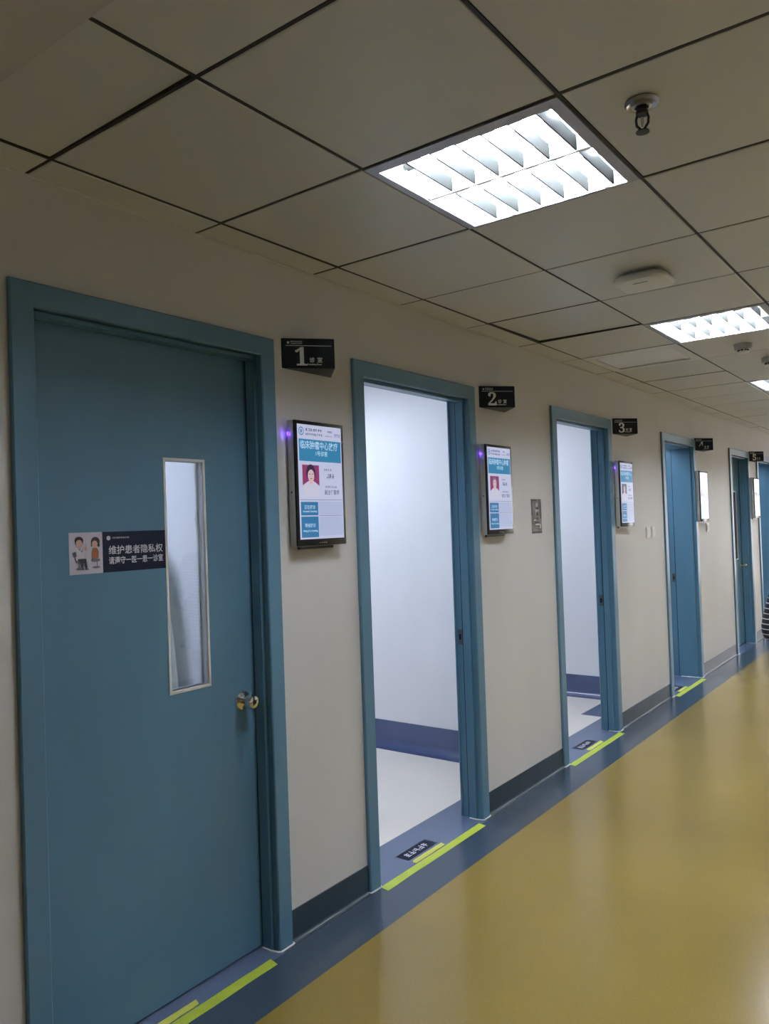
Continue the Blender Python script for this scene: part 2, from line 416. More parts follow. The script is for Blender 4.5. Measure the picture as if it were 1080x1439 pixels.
for xx, sg, lb in ((0, 1, 'thin edge trim where the door wall meets the ceiling'), (XR, -1, 'thin edge trim where the plain wall meets the ceiling')):
    bm = B()
    for ya, yb in ((YB, -.45), (.805, YE)):
        box(bm, min(xx, xx+sg*.014), max(xx, xx+sg*.014), ya, yb, HC-.004, HC-.001)
    struct('trim_1' if sg > 0 else 'trim_2', bm, M['tile'], lb)

# ------------------------------------------------------------------ doors
def u_frame(bm, y0, y1, z1, wd, xa, xb, zb=0.0):
    """an upside-down U of boxes: outer y0..y1, top z1, member width wd"""
    box(bm, xa, xb, y0, y0+wd, zb, z1); box(bm, xa, xb, y1-wd, y1, zb, z1); box(bm, xa, xb, y0+wd, y1-wd, z1-wd, z1)
    return bm
def casing(bm, w_, h_, cw, t, x0=0.0):
    """mitred U casing with softened edges, face at x0+t"""
    e = .004*(1 if t > 0 else -1)
    prf = [(0, x0), (0, x0+t-e), (.004, x0+t), (cw-.004, x0+t), (cw, x0+t-e), (cw, x0)]
    path = [((0, 0), (1, 0)), ((0, h_), (1, -1)), ((w_, h_), (-1, -1)), ((w_, 0), (-1, 0))]
    rings = [[bm.verts.new((p[1], P[0]+D[0]*p[0], P[1]+D[1]*p[0])) for p in prf] for P, D in path]
    n = len(prf)
    for A, C_ in zip(rings[:-1], rings[1:]):
        for i in range(n): bm.faces.new((A[i], A[(i+1) % n], C_[(i+1) % n], C_[i]))
    bm.faces.new(rings[0]); bm.faces.new(rings[-1][::-1])
    return bm
DOORLAB = ['closed blue door with a narrow glass pane and a navy privacy sticker',
           'open blue doorway next to the number 1 sign, pale room beyond',
           'open blue doorway after the wall with the grey notice, between signs 2 and 3',
           'open doorway with a deep blue reveal beside sign 4',
           'closed blue door with a narrow pane before sign 5',
           'open doorway with a deep blue reveal after sign 5']
def knob(parent, y, z, x):
    f = (Vector((x, y, z)), Vector((0,1,0)), Vector((0,0,1)), Vector((1,0,0)))
    k = obj('knob', lathe(B(), [(.0, .0), (.013, .0), (.013, .022), (.017, .027), (.0245, .036), (.0265, .048), (.0255, .058), (.021, .064), (.012, .066), (.0, .0655)], 28, f), M['chrome'], parent, smooth=True)
    return k
def rosette(parent, y, z, x):
    f = (Vector((x, y, z)), Vector((0,1,0)), Vector((0,0,1)), Vector((1,0,0)))
    obj('rosette', lathe(B(), [(.0, .0), (.036, .0), (.036, .004), (.033, .008), (.022, .010), (.0165, .014), (.0, .014)], 28, f), M['chrome'], parent, smooth=True)
    f2 = (Vector((x+.0655, y, z)), f[1], f[2], f[3])
    obj('key_cylinder', lathe(B(), [(.0, -.002), (.0085, -.002), (.0085, .0015), (.0, .0015)], 14, f2), M['dark_metal'], parent, smooth=True)
def door(n, dy, dw, ld, wt, is_open):
    d = empty('door_%d' % n, (0, dy, 0), label=DOORLAB[n-1], kind='structure')
    cw = .071
    obj('casing', casing(B(), dw, DH, cw, .016), M['paint'], d)
    obj('inner_casing', casing(B(), dw, DH, cw, -.012, -wt), M['paint'], d)
    li = .066                                    # lining inner face
    bm = B(); u_frame(bm, .03, dw-.03, DH-.03, li-.03, -wt, 0)
    obj('lining', bm, M['paint'], d)
    bm = B(); u_frame(bm, li, dw-li, DH-li-.004, .013, -ld+.004, -.020)
    obj('stop', bm, M['paint'], d)
    bm = B(); u_frame(bm, li, dw-li, DH-li-.004, .009, -ld-.002, -ld+.004)
    obj('seal', bm, M['gasket'], d)
    for ya, yb, s in ((0, cw, -1), (dw-cw, dw, 1)):           # white bead of sealant round the foot of the frame
        inner = yb if s < 0 else ya; outer = ya if s < 0 else yb
        pts = [(.004, outer+s*.004, .003), (.017, outer+s*.003, .003), (.019, outer-s*.008, .003), (.019, inner+s*.004, .003), (.010, inner-s*.004, .003), (-.02, inner-s*.012, .003), (-ld*.9, inner-s*.012, .003)]
        obj('sealant_bead', tube(B(), pts, .0035, 6), M['bead'], d)
    # leaf, built around its hinge
    lw = dw-2*li-.006; lh = DH-li-.012; lt = .042
    hinge = (-ld-.004, li+.003, .008)
    bm = B()
    pane = True
    py0, py1, pz0, pz1 = (lw-.345, lw-.165, 1.005, 1.803)
    if n == 1: py0, py1 = 1.656-dy-hinge[1], 1.834-dy-hinge[1]
    for a in ((0, py0, 0, lh), (py1, lw, 0, lh), (py0, py1, 0, pz0-.008), (py0, py1, pz1-.008, lh)):
        box(bm, -lt, 0, a[0], a[1], a[2], a[3])
    leaf = obj('leaf', bm, M['paint'], d, loc=hinge)
    bm = B()
    z0, z1 = pz0-.008, pz1-.008
    for xa in (-.006, -lt-.002):
        box(bm, xa, xa+.008, py0, py0+.009, z0, z1); box(bm, xa, xa+.008, py1-.009, py1, z0, z1)
        box(bm, xa, xa+.008, py0+.009, py1-.009, z0, z0+.009); box(bm, xa, xa+.008, py0+.009, py1-.009, z1-.009, z1)
    box(bm, -lt+.006, -.006, py0, py0+.002, z0, z1); box(bm, -lt+.006, -.006, py1-.002, py1, z0, z1)
    obj('pane_frame', bm, M['white_plastic'], leaf)
    obj('pane', box(B(), -.014, -.010, py0+.002, py1-.002, z0, z1), M['glass'], leaf)
    ky, kz = (1.978-dy-hinge[1] if n == 1 else lw-.065), .925-.008
    knob(leaf, ky, kz, 0); rosette(leaf, ky, kz, 0)
    for z in (.25, 1.1, 1.95):
        obj('hinge', lathe(B(), [(0, 0), (.006, 0), (.006, .09), (0, .09)], 10, (Vector((-ld-lt-.012, li+.004, z)), Vector((1,0,0)), Vector((0,1,0)), Vector((0,0,1)))), M['alu'], d, smooth=True)
    if is_open:
        leaf.rotation_euler = (0, 0, math.radians(88))
        leaf.location.x -= lt+.006
        st = obj('strike_plate', bevel(box(B(), -ld-.034, -ld-.006, dw-li-.003, dw-li+.001, .905, .985), .001), M['strike'], d)
        obj('latch_hole', box(B(), -ld-.026, -ld-.013, dw-li-.0045, dw-li-.002, .93, .96), M['black_hole'], st)
    return d
for i, dd in enumerate(DOORS): door(i+1, *dd)

# ------------------------------------------------------------------ corridor light fittings
def light_fitting(xa, ya, label):
    t = empty('ceiling_light', (xa, ya, HC), label=label, cat='ceiling light', group='recessed louvre lights of the corridor')
    i0, i1, j0, j1 = .028, .562, .045, .587
    bm = B(); g = .004; zt = .1
    box(bm, g, i0, g, T-g, -.003, .012); box(bm, i1, T-g, g, T-g, -.003, .012)
    box(bm, i0, i1, g, j0, -.003, .012); box(bm, i0, i1, j1, T-g, -.003, .012)
    obj('rim', bm, M['alu'], t)
    bm = B()
    box(bm, i0-.004, i0, j0, j1, .012, zt); box(bm, i1, i1+.004, j0, j1, .012, zt)
    box(bm, i0, i1, j0-.004, j0, .012, zt); box(bm, i0, i1, j1, j1+.004, .012, zt); box(bm, i0, i1, j0, j1, zt, zt+.004)
    obj('housing', bm, M['louvre'], t)
    jm = (j0+j1)/2
    prism_pts = [(jm-.016, .048), (jm-.006, .004), (jm+.006, .004), (jm+.016, .048)]
    obj('spine', prism(B(), prism_pts, i1-i0, (Vector((i0, 0, 0)), Vector((0,1,0)), Vector((0,0,1)), Vector((1,0,0)))), M['louvre'], t)
    n = 6
    b1 = B(); box(b1, -.0025, .0025, 0, jm-.012-j0, .004, .046)
    fin = None
    for r in range(2):
        for k in range(n):
            x = i0+.085+(i1-i0-.13)*k/(n-1)
            if fin is None: fin = obj('louvre_fin', b1, M['fin'], t, loc=(x, j0, 0))
            else:
                f2 = fin.copy(); link(f2, t, (x, j0 if r == 0 else jm+.012, 0))
    for yc in ((j0+jm)/2, (j1+jm)/2):
        f = (Vector((i0+.03, yc, .064)), Vector((0,1,0)), Vector((0,0,1)), Vector((1,0,0)))
        L = i1-i0-.06
        obj('tube', lathe(B(), [(0, 0), (.013, 0), (.013, L), (0, L)], 12, f), M['tube'], t, smooth=True)
        for xs in (i0+.006, i1-.034):
            obj('lamp_holder', lathe(B(), [(0, 0), (.016, 0), (.016, .028), (0, .028)], 12, (Vector((xs, yc, .064)), f[1], f[2], f[3])), M['grey_plastic'], t, smooth=True)
    for q in (.14, .46):
        obj('clip', box(B(), i0+q, i0+q+.018, j1-.012, j1-.007, -.004, .003), M['dark_metal'], t)
LL = {-3: 'lit louvre light in the ceiling behind the bulkhead', 1: 'lit louvre light beside the sprinkler, before the round-cornered access point',
      5: 'lit louvre light next to the air grille, beyond the access point', 9: 'lit louvre light beyond the two smoke detectors',
      13: 'lit louvre light before the closed door without a sticker', 17: 'lit louvre light past the last doorway', 21: 'lit louvre light by the end window'}
LR = {-3: 'bulkhead', 1: 'sprinkler', 5: 'air grille', 9: 'deep blue doorway', 13: 'closed unstickered door', 17: 'last doorway', 21: 'end window'}
for j in LIGHT_ROWS: light_fitting(X1+T, Y0+j*T, LL[j])
for j in LIGHT_ROWS: light_fitting(X1+4*T, Y0+j*T, 'lit louvre light in the row near the plain wall, level with the '+LR[j])  # unseen second row, added to bring more light onto the door wall

# ------------------------------------------------------------------ ceiling devices
t = empty('air_grille', (X1, Y0+6*T, HC), label='pale grey square air grille set in the ceiling', cat='vent')
bm = B(); box(bm, .005, .595, .005, .06, -.002, .02); box(bm, .005, .595, .54, .595, -.002, .02); box(bm, .005, .06, .06, .54, -.002, .02); box(bm, .54, .595, .06, .54, -.002, .02)
obj('grille_frame', bm, M['white_plastic'], t)
bm = B(); box(bm, -.002, .002, .0, .48, 0, .02); sl = None
for k in range(30):
    if sl is None: sl = obj('slat', bm, M['grey_plastic'], t, loc=(.068, .06, .001))
    else: s2 = sl.copy(); link(s2, t, (.068+k*.016, .06, .001))
    (sl if k == 0 else s2).rotation_euler = (0, .6, 0)
obj('filter', box(B(), .06, .54, .06, .54, .022, .026), M['grey_plastic'], t)

t = empty('sprinkler', (1.482, 1.925, HC), label='dark metal fire sprinkler with chrome collar hanging from a ceiling panel', cat='sprinkler')
obj('collar', lathe(B(), [(.017, .0), (.040, .0), (.041, -.004), (.036, -.010), (.029, -.006), (.026, -.004), (.024, -.012), (.017, -.014), (.0165, -.004)], 32), M['collar'], t, smooth=True)
obj('neck', lathe(B(), [(0, .0), (.012, .0), (.012, -.022), (.015, -.024), (.015, -.032), (0, -.032)], 16), M['dark_metal'], t, smooth=True)
bm = B()
for s in (-1, 1): tube(bm, [(s*.012, 0, -.030), (s*.0155, 0, -.042), (s*.014, 0, -.056), (s*.004, 0, -.068)], .0032, 8)
obj('yoke', bm, M['dark_metal'], t, smooth=True)
obj('bulb', lathe(B(), [(0, -.032), (.003, -.033), (.0034, -.05), (.002, -.06), (0, -.061)], 10), M['chrome'], t, smooth=True)
obj('deflector', lathe(B(), [(0, -.066), (.005, -.068), (.016, -.073), (.0165, -.0755), (0, -.0765)], 20), M['dark_metal'], t, smooth=True)

t = empty('access_point', (1.030, 3.30, HC), label='white round-cornered wireless access point on the ceiling', cat='access point')
def rsq(a, r, n=6):
    p = []
    for cx, cy, s in ((a-r, a-r, 0), (-a+r, a-r, 90), (-a+r, -a+r, 180), (a-r, -a+r, 270)):
        for i in range(n+1):
            an = math.radians(s+90*i/n); p.append((cx+r*math.cos(an), cy+r*math.sin(an)))
    return p
def loft(bm, layers):
    rings = [[bm.verts.new((x, y, z)) for x, y in pts] for pts, z in layers]
    n = len(rings[0])
    for A, C_ in zip(rings[:-1], rings[1:]):
        for i in range(n): bm.faces.new((A[i], A[(i+1) % n], C_[(i+1) % n], C_[i]))
    bm.faces.new(rings[0]); bm.faces.new(rings[-1][::-1]); return bm
obj('mount', loft(B(), [(rsq(.075, .03), 0), (rsq(.075, .03), -.014)]), M['grey_plastic'], t)
obj('body', loft(B(), [(rsq(.088, .04), -.012), (rsq(.106, .05), -.024), (rsq(.108, .052), -.036), (rsq(.102, .05), -.044), (rsq(.085, .045), -.047)]), M['white_plastic'], t, smooth=True)
obj('status_slot', box(B(), -.03, .03, -.055, -.051, -.0485, -.0465), M['grey_print'], t)
def detector(x, y, label):
    t = empty('smoke_detector', (x, y, HC), label=label, cat='smoke detector', group='smoke detectors')
    obj('base', lathe(B(), [(0, 0), (.052, 0), (.052, -.012), (0, -.012)], 28), M['grey_plastic'], t, smooth=True)
    obj('body', lathe(B(), [(0, -.012), (.050, -.012), (.050, -.03), (.042, -.036), (0, -.036)], 28), M['grey_plastic'], t, smooth=True)
    obj('cap', lathe(B(), [(0, -.046), (.030, -.046), (.036, -.05), (.030, -.056), (0, -.057)], 24), M['white_plastic'], t, smooth=True)
    for k in range(8):
        a = 2*math.pi*k/8
        obj('vane', box(B(), -.004, .004, -.003, .003, -.047, -.035), M['dark_metal'], t, loc=(.028*math.cos(a), .028*math.sin(a), 0))
detector(1.035, 5.08, 'grey smoke detector next to the louvre light and air grille')
detector(1.075, 5.66, 'grey smoke detector past the other one, before the ring fitting')
t = empty('downlight', (1.13, 6.22, HC), label='small round unlit ring fitting in a ceiling panel', cat='downlight')
obj('ring', lathe(B(), [(.030, 0), (.048, 0), (.047, -.005), (.034, -.006), (.030, 0)], 28), M['white_plastic'], t, smooth=True)
obj('recess', lathe(B(), [(0, -.001), (.034, -.001), (.034, -.003), (0, -.003)], 24), M['black_hole'], t, smooth=True)

# ------------------------------------------------------------------ room number signs
def sign(n, ay, label):
    t = empty('room_sign', (0, ay, 2.166), label=label, cat='sign', group='projecting room number signs')
    hh = .116
    A, P, Q = Vector((0, 0, 0)), Vector((.135, .158, 0)), Vector((0, .292, 0))
    bm = B(); prism(bm, [(A.x, A.y), (P.x, P.y), (Q.x, Q.y)], hh)
    bevel(bm, .002)
    obj('body', bm, M['sign'], t)
    a = (P-A).normalized(); b = Vector((0, 0, 1)); c = a.cross(b)
    f = (A+c*.0003, a, b, c); L = (P-A).length
    obj('rule', prism(B(), rect(.018, L-.012, .0865, .0883), .0006, f), M['sign_print'], t)
    obj('emblem', prism(B(), ell(.028, .099, .0048, .0048, 12), .0006, f), M['sign_print'], t)
    squiggle('small_print', 8, .037, .1005, .046, .0055, M['sign_print'], t, f, 1)
    squiggle('small_print', 12, .037, .0935, .046, .004, M['sign_print'], t, f, 2)
    text('number', chr(0x1D7CE+n), .098, M['sign_print'], t, f, .050, .011, bold=.0006)
    text('lettering', '诊', .022, M['sign_print'], t, f, .108, .024, bold=.0004)
    text('lettering', '室', .022, M['sign_print'], t, f, .138, .024, bold=.0004)
    text('lettering', 'Consulting Room', .0085, M['sign_print'], t, f, .100, .0125, width=.056, bold=.0003)
SL = ['black wedge sign reading one, between the closed stickered door and an open doorway', 'black wedge sign reading two, above the display with the reddish portrait', 'black wedge sign reading three, between the grey notice and the pair of switches', 'black wedge sign reading four, above the single white switch', 'black wedge sign reading five, past the closed door without a sticker']
for i, ay in enumerate((2.166, 3.676, 5.645, 7.80, 10.13)): sign(i+1, ay, SL[i])

# ------------------------------------------------------------------ wall displays
def display(n, y0, label, dept, full=True):
    W_, H_, D_ = .290, .487, .050
    t = empty('display_screen', (0, y0, 1.478), label=label, cat='screen', group='door displays on the corridor wall')
    obj('bracket', box(B(), 0, .012, .05, W_-.04, -.012, H_-.06), M['dark_metal'], t)
    obj('case', bevel(box(B(), .010, D_-.008, 0, W_, 0, H_), .006, 2), M['case'], t, smooth=True)
    obj('bezel', bevel(box(B(), D_-.009, D_, .001, W_-.001, .001, H_-.001), .003, 2), M['bezel'], t, smooth=True)
    obj('side_button', box(B(), .024, .030, -.001, .001, .205, .212), M['dark_metal'], t)
    b = .0155; sw, sh = W_-2*b, H_-2*b-.012
    O = Vector((D_, b, b+.012))
    f = fr(WALLF, O)
    s = obj('screen', prism(B(), rect(0, sw, 0, sh), .0004, f), M['s_white'], t)
    f1 = fr(WALLF, O+Vector((.0004, 0, 0))); f2 = fr(WALLF, O+Vector((.0008, 0, 0))); f3 = fr(WALLF, O+Vector((.0012, 0, 0)))
    V = lambda q: sh*(1-q)
    text('maker_mark', '••••', .012, M['grey_plastic'], t, fr(WALLF, (D_, W_/2, .008)), 0, 0, width=.045, align='CENTER')
    # header
    bm = B()
    for k in range(20):
        a0, a1 = 2*math.pi*k/20, 2*math.pi*(k+1)/20
        prism(bm, [(.022+.0145*math.cos(a0), V(.06)+.0165*math.sin(a0)), (.022+.0145*math.cos(a1), V(.06)+.0165*math.sin(a1)), (.022+.0115*math.cos(a1), V(.06)+.013*math.sin(a1)), (.022+.0115*math.cos(a0), V(.06)+.013*math.sin(a0))], .0004, f1)
    prism(bm, ell(.022, V(.06), .004, .008, 10), .0004, f1)
    obj('emblem', bm, M['s_teal'], s)
    squiggle('small_print', 7, .045, V(.055), .10, .011, M['s_dark'], s, f1, 10+n)
    squiggle('small_print', 9, .045, V(.092), .10, .009, M['s_dark'], s, f1, 20+n)
    squiggle('small_print', 3, .175, V(.053), .030, .008, M['s_dark'], s, f1, 30+n)
    squiggle('small_print', 6, .160, V(.088), .045, .004, M['s_line'], s, f1, 40+n)
    squiggle('clock_digits', 4, .216, V(.088), .036, .014, M['s_line'], s, f1, 50+n)
    flat('header_band', rect(.007, sw-.005, V(.320), V(.128)), M['s_teal2'], s, f1, .0004)
    text('lettering', dept, .034, M['s_text'], s, f1, .012, V(.205), width=sw-.038, bold=.0004)
    text('lettering', '%d号诊室' % n, .021, M['s_text'], s, f1, sw*.52, V(.265), align='CENTER', bold=.0003)
    # portrait
    pu0, pu1, pv0, pv1 = .022, .118, V(.63), V(.352)
    flat('portrait_ground', rect(pu0, pu1, pv0+.04, pv1), M['s_magenta'] if n == 1 or n == 2 else M['s_dark'], s, f1, .0004)
    cu = (pu0+pu1)/2
    flat('portrait_coat', [(pu0, pv0), (pu1, pv0), (pu1, pv0+.043), (cu+.028, pv0+.054), (cu+.012, pv0+.062), (cu-.012, pv0+.062), (cu-.028, pv0+.054), (pu0, pv0+.043)], M['s_coat'], s, f2, .0004)
    hz = pv0+.084
    hair = ell(cu, hz+.008, .0262, .034, 24) if n == 1 else ell(cu, hz+.008, .0225, .026, 24)
    flat('portrait_hair', hair, M['s_hair'] if n == 1 else M['s_line'], s, f2, .0004)
    flat('portrait_face', ell(cu, hz-.003, .0185, .0245, 24), M['s_face'], s, f3, .0004)
    flat('portrait_neck', rect(cu-.010, cu+.010, hz-.036, hz-.018), M['s_face'], s, f2, .0005)
    bm = B()
    for q in (-1, 1): prism(bm, ell(cu+q*.008, hz+.004, .004, .0016, 8), .0004, fr(WALLF, O+Vector((.0016, 0, 0))))
    prism(bm, ell(cu, hz-.013, .006, .0015, 8), .0004, fr(WALLF, O+Vector((.0016, 0, 0))))
    obj('portrait_features', bm, M['s_hair'], s)
    squiggle('small_print', 4, .148, V(.397), .045, .008, M['s_line'], s, f1, 60+n)
    squiggle('name_print', 3, .160, V(.462), .052, .018, M['s_dark'], s, f1, 70+n)
    squiggle('small_print', 6, .152, V(.548), .075, .008, M['s_line'], s, f1, 80+n)
    text('lettering', '副主任医师', .020, M['s_dark'], s, f1, .147, V(.605), width=.088, bold=.0002)
    flat('rule', rect(.006, sw-.004, V(.659), V(.655)), M['s_line'], s, f1, .0004)
    flat('cell', rect(.110, sw-.005, V(.792), V(.672)), M['s_cell'], s, f1, .0003)
    flat('cell', rect(.110, sw-.005, V(.975), V(.806)), M['s_cell'], s, f1, .0003)
    flat('rule', rect(.110, sw-.004, V(.799), V(.795)), M['s_line'], s, f1, .0004)
    flat('cell_heading', rect(.008, .106, V(.793), V(.675)), M['s_teal'], s, f1, .0004)
    flat('cell_heading', rect(.008, .106, V(.985), V(.803)), M['s_teal'], s, f1, .0004)
    text('lettering', '正在就诊', .017, M['s_text'], s, f2, .057, V(.735), width=.064, align='CENTER', bold=.0002)
    text('lettering', 'Currently Consulting', .010, M['s_text'], s, f2, .057, V(.765), width=.080, align='CENTER', bold=.0003)
    text('lettering', '等候就诊', .017, M['s_text'], s, f2, .057, V(.895), width=.062, align='CENTER', bold=.0002)
    text('lettering', 'Waiting For Consulting', .010, M['s_text'], s, f2, .057, V(.935), width=.084, align='CENTER', bold=.0003)
    # violet indicator glowing at the edge against the wall
    if n <= 3:
        obj('indicator_led', box(B(), .012, .020, -.0025, .001, .428, .442), M['led'], t)
        L = bpy.data.lights.new('indicator_glow', 'POINT'); L.color = (.20, .08, 1.0); L.energy = .018; L.shadow_soft_size = .004
        lo = link(bpy.data.objects.new('indicator_glow', L), t, (.016, -.010, .435))
    return t
display(1, 2.172, 'lit door display with a magenta portrait, beside the closed stickered door', '临床肿瘤中心放疗')
display(2, 3.640, 'lit door display with a reddish portrait, beside the small grey notice', '临床肿瘤中心肿瘤')
display(3, 5.62, 'pale lit door display near the pair of white switches', '临床肿瘤中心')
display(4, 7.75, 'pale lit door display directly above a single white switch', '临床肿瘤中心')
display(5, 10.10, 'lit door display squeezed between the last two door frames', '临床肿瘤中心')

# ------------------------------------------------------------------ door sticker
xs = -.068-.004
t = empty('privacy_sticker', (xs, 1.306, 1.432), label='navy and white privacy sticker with two cartoon figures stuck on the closed door', cat='sticker')
f0 = fr(WALLF, (0, 0, 0)); fs = fr(WALLF, (.0007, 0, 0)); fs2 = fr(WALLF, (.0013, 0, 0)); fs3 = fr(WALLF, (.0019, 0, 0)); fs4 = fr(WALLF, (.0025, 0, 0))
SW, SH, SP = .352, .127, .113
obj('picture_panel', prism(B(), rect(0, SP, 0, SH), .0007, f0), M['sticker_white'], t)
obj('text_panel', prism(B(), rect(SP, SW, 0, SH), .0007, f0), M['navy_print'], t)
text('lettering', '维护患者隐私权', .029, M['white_print'], t, fs, SP+.020, .058, width=.205, bold=.0004)
text('lettering', '请遵守一医一患一诊室', .0245, M['white_print'], t, fs, SP+.020, .027, width=.205, bold=.0004)
obj('emblem', prism(B(), ell(SP+.022, .107, .007, .007, 16), .0005, fs), M['white_print'], t)
squiggle('small_print', 14, SP+.035, .105, .062, .005, M['grey_plastic'], t, fs, 5)
# cartoon doctor seated left, patient on a stool right
def fig(name, polys, m, frame):
    bm = B()
    for p in polys: prism(bm, p, .0005, frame)
    obj(name, bm, m, t)
fig('cartoon_hair', [ell(.033, .103, .0145, .0115, 16), [(.019, .098), (.021, .09), (.045, .09), (.047, .100)], ell(.0885, .098, .0150, .0145, 16), [(.098, .105), (.104, .086), (.100, .080), (.092, .086)], [(.0735, .098), (.073, .083), (.078, .084), (.080, .1)]], M['hair_print'], fs)
fig('cartoon_face', [ell(.033, .0925, .0112, .0125, 16), ell(.0855, .0905, .0098, .0108, 16), ell(.054, .077, .0045, .005, 10), [(.0525, .079), (.0545, .092), (.0565, .092), (.057, .079)]], M['skin_print'], fs2)
fig('cartoon_coat', [[(.020, .080), (.045, .080), (.049, .060), (.047, .038), (.020, .040), (.014, .058)], [(.043, .078), (.056, .079), (.056, .069), (.045, .064)]], M['white_print'], fs)
fig('cartoon_trousers', [[(.028, .047), (.055, .047), (.059, .018), (.052, .017), (.047, .036), (.045, .017), (.038, .017), (.036, .038), (.028, .038)], [(.038, .018), (.047, .018), (.047, .013), (.038, .013)], [(.051, .018), (.063, .015), (.063, .013), (.051, .013)]], M['trouser_print'], fs2)
fig('cartoon_chairs', [[(.009, .066), (.021, .070), (.024, .055), (.012, .053)], [(.015, .055), (.019, .055), (.022, .043), (.034, .038), (.034, .033), (.020, .036)], [(.030, .036), (.033, .036), (.033, .018), (.030, .018)], ell(.0315, .0165, .011, .004, 12), ell(.0875, .041, .0155, .0055, 14), [(.091, .038), (.093, .038), (.093, .02), (.091, .02)], ell(.089, .019, .0135, .0035, 12)], M['grey_print'], fs3)
fig('cartoon_dress', [[(.080, .079), (.093, .079), (.099, .068), (.098, .048), (.076, .045), (.075, .066)]], M['orange_print'], fs)
fig('cartoon_stethoscope', [[(.030, .080), (.034, .072), (.038, .080), (.0365, .080), (.034, .0745), (.0315, .080)], ell(.041, .070, .002, .002, 8)], M['trouser_print'], fs2)

# ------------------------------------------------------------------ wall notice and switches
t = empty('wall_notice', (0, 4.255, 1.468), label='small grey printed notice stuck on the wall between signs 2 and 3', cat='notice')
NW, NH = .135, .207
obj('film', prism(B(), rect(0, NW, 0, NH), .0012, WALLF), M['notice'], t)
fn = fr(WALLF, (.0012, 0, 0))
bm = B()
for q in (rect(.004, NW-.004, .004, .011), rect(.004, .014, .11, NH-.004), rect(.018, NW*.55, NH-.010, NH-.004), rect(NW*.85, NW*.95, .09, NH-.02), rect(.04, NW-.03, .062, .070), rect(.05, NW-.025, .042, .046), rect(.05, NW-.03, .028, .031), ell(NW*.58, .152, .018, .006, 10), ell(NW*.58, .090, .017, .005, 10)):
    prism(bm, q, .0005, fn)
obj('ink_marks', bm, M['notice_dark'], t)
bm = B()
for q in (ell(NW*.55, .172, .014, .014, 12), [(.05, .145), (.10, .142), (.085, .100), (.065, .098)], rect(.05, NW-.03, .050, .058), rect(.03, .055, .076, .085), ell(NW*.6, .118, .02, .012, 10), rect(NW*.8, NW*.9, .03, .055)):
    prism(bm, q, .0004, fn)
obj('pale_marks', bm, M['notice_light'], t)
def switch(y, z, label, wd=.088):
    t = empty('light_switch', (0, y, z), label=label, cat='switch', group='wall switches beside the doors')
    obj('plate', bevel(box(B(), 0, .009, 0, wd, 0, .088), .002), M['white_plastic'], t)
    for k in range(2): obj('rocker', bevel(box(B(), .009, .0125, .012+k*(wd-.02)/2, .008+(k+1)*(wd-.02)/2, .018, .07), .0012), M['white_plastic'], t)
switch(6.30, 1.372, 'white switch plate by the door of room 4, nearer sign 3')
switch(6.425, 1.372, 'white switch plate hard by the frame of room 4')
switch(8.10, 1.372, 'white switch plate just below the display under sign 4')

# ------------------------------------------------------------------ tape and floor stickers
def tape(name, y0, y1, x0, x1, m, label, skew=.01, seed=1, grp=None, round_=False):
    rnd = random.Random(seed); n = 10; pts = []
    for i in range(n+1): pts.append((y0+(y1-y0)*i/n, -(x1+rnd.uniform(-.0012, .0012)+(skew if i == 0 else 0)*0)))
    for i in range(n, -1, -1): pts.append((y0+(y1-y0)*i/n+skew, -(x0+rnd.uniform(-.0012, .0012))))
    if round_: pts = [(y0-.006, -(x0+x1)/2)]+pts
    o = obj(name, prism(B(), [(p[0]-y0, p[1]) for p in pts], .0012 if not round_ else .0016, fr(FLOORF, (0, 0, 0.0004))), m)
    o.location = (0, y0, 0)
    tag(o, label, 'tape', grp)
RN = ['room 1 (closed door)', 'room 2', 'room 3', 'room 4', 'room 5', 'room 6']
for i, (ya, yb) in enumerate(((1.20, 1.985), (2.645, 3.483), (4.615, 5.49), (6.825, 7.66))):
    tape('floor_tape', ya, yb, .016, .060, M['tape'], ['long lime tape strip across the threshold of the closed door', 'long lime tape strip across the doorway between the signs reading one and two', 'long lime tape strip across the doorway between the grey notice and the sign reading three', 'long lime tape strip across the deep blue doorway before the sign reading four'][i], seed=i+1, grp='threshold tape strips')
for i, (ya, yb) in enumerate(((1.42, 1.675), (2.935, 3.175), (4.98, 5.22), (7.02, 7.25))):
    tape('floor_tape', ya, yb, -.019, .009, M['tape2'], ['short yellow tape piece in front of the closed door', 'short yellow tape piece in the doorway between the signs reading one and two', 'short yellow tape piece in the doorway between the grey notice and the sign reading three', 'short yellow tape piece in the deep blue doorway'][i], seed=i+9, grp='short tape pieces', round_=True)
for i, yc in enumerate((3.056, 5.087, 7.13)):
    t = empty('floor_sticker', (-.035, yc-.121, .0003), label=['small navy floor sticker in the doorway between the signs reading one and two', 'small navy floor sticker in the doorway between the grey notice and the sign reading three', 'small navy floor sticker in the deep blue doorway'][i], cat='sticker', group='navy stickers on the thresholds')
    obj('sticker_film', prism(B(), rect(0, .242, 0, .075), .0008, FLOORF), M['navy_print'], t)
    squiggle('small_print', 5, .03, .020, .175, .036, M['white_print'], t, fr(FLOORF, (0, 0, .0008)), 90)

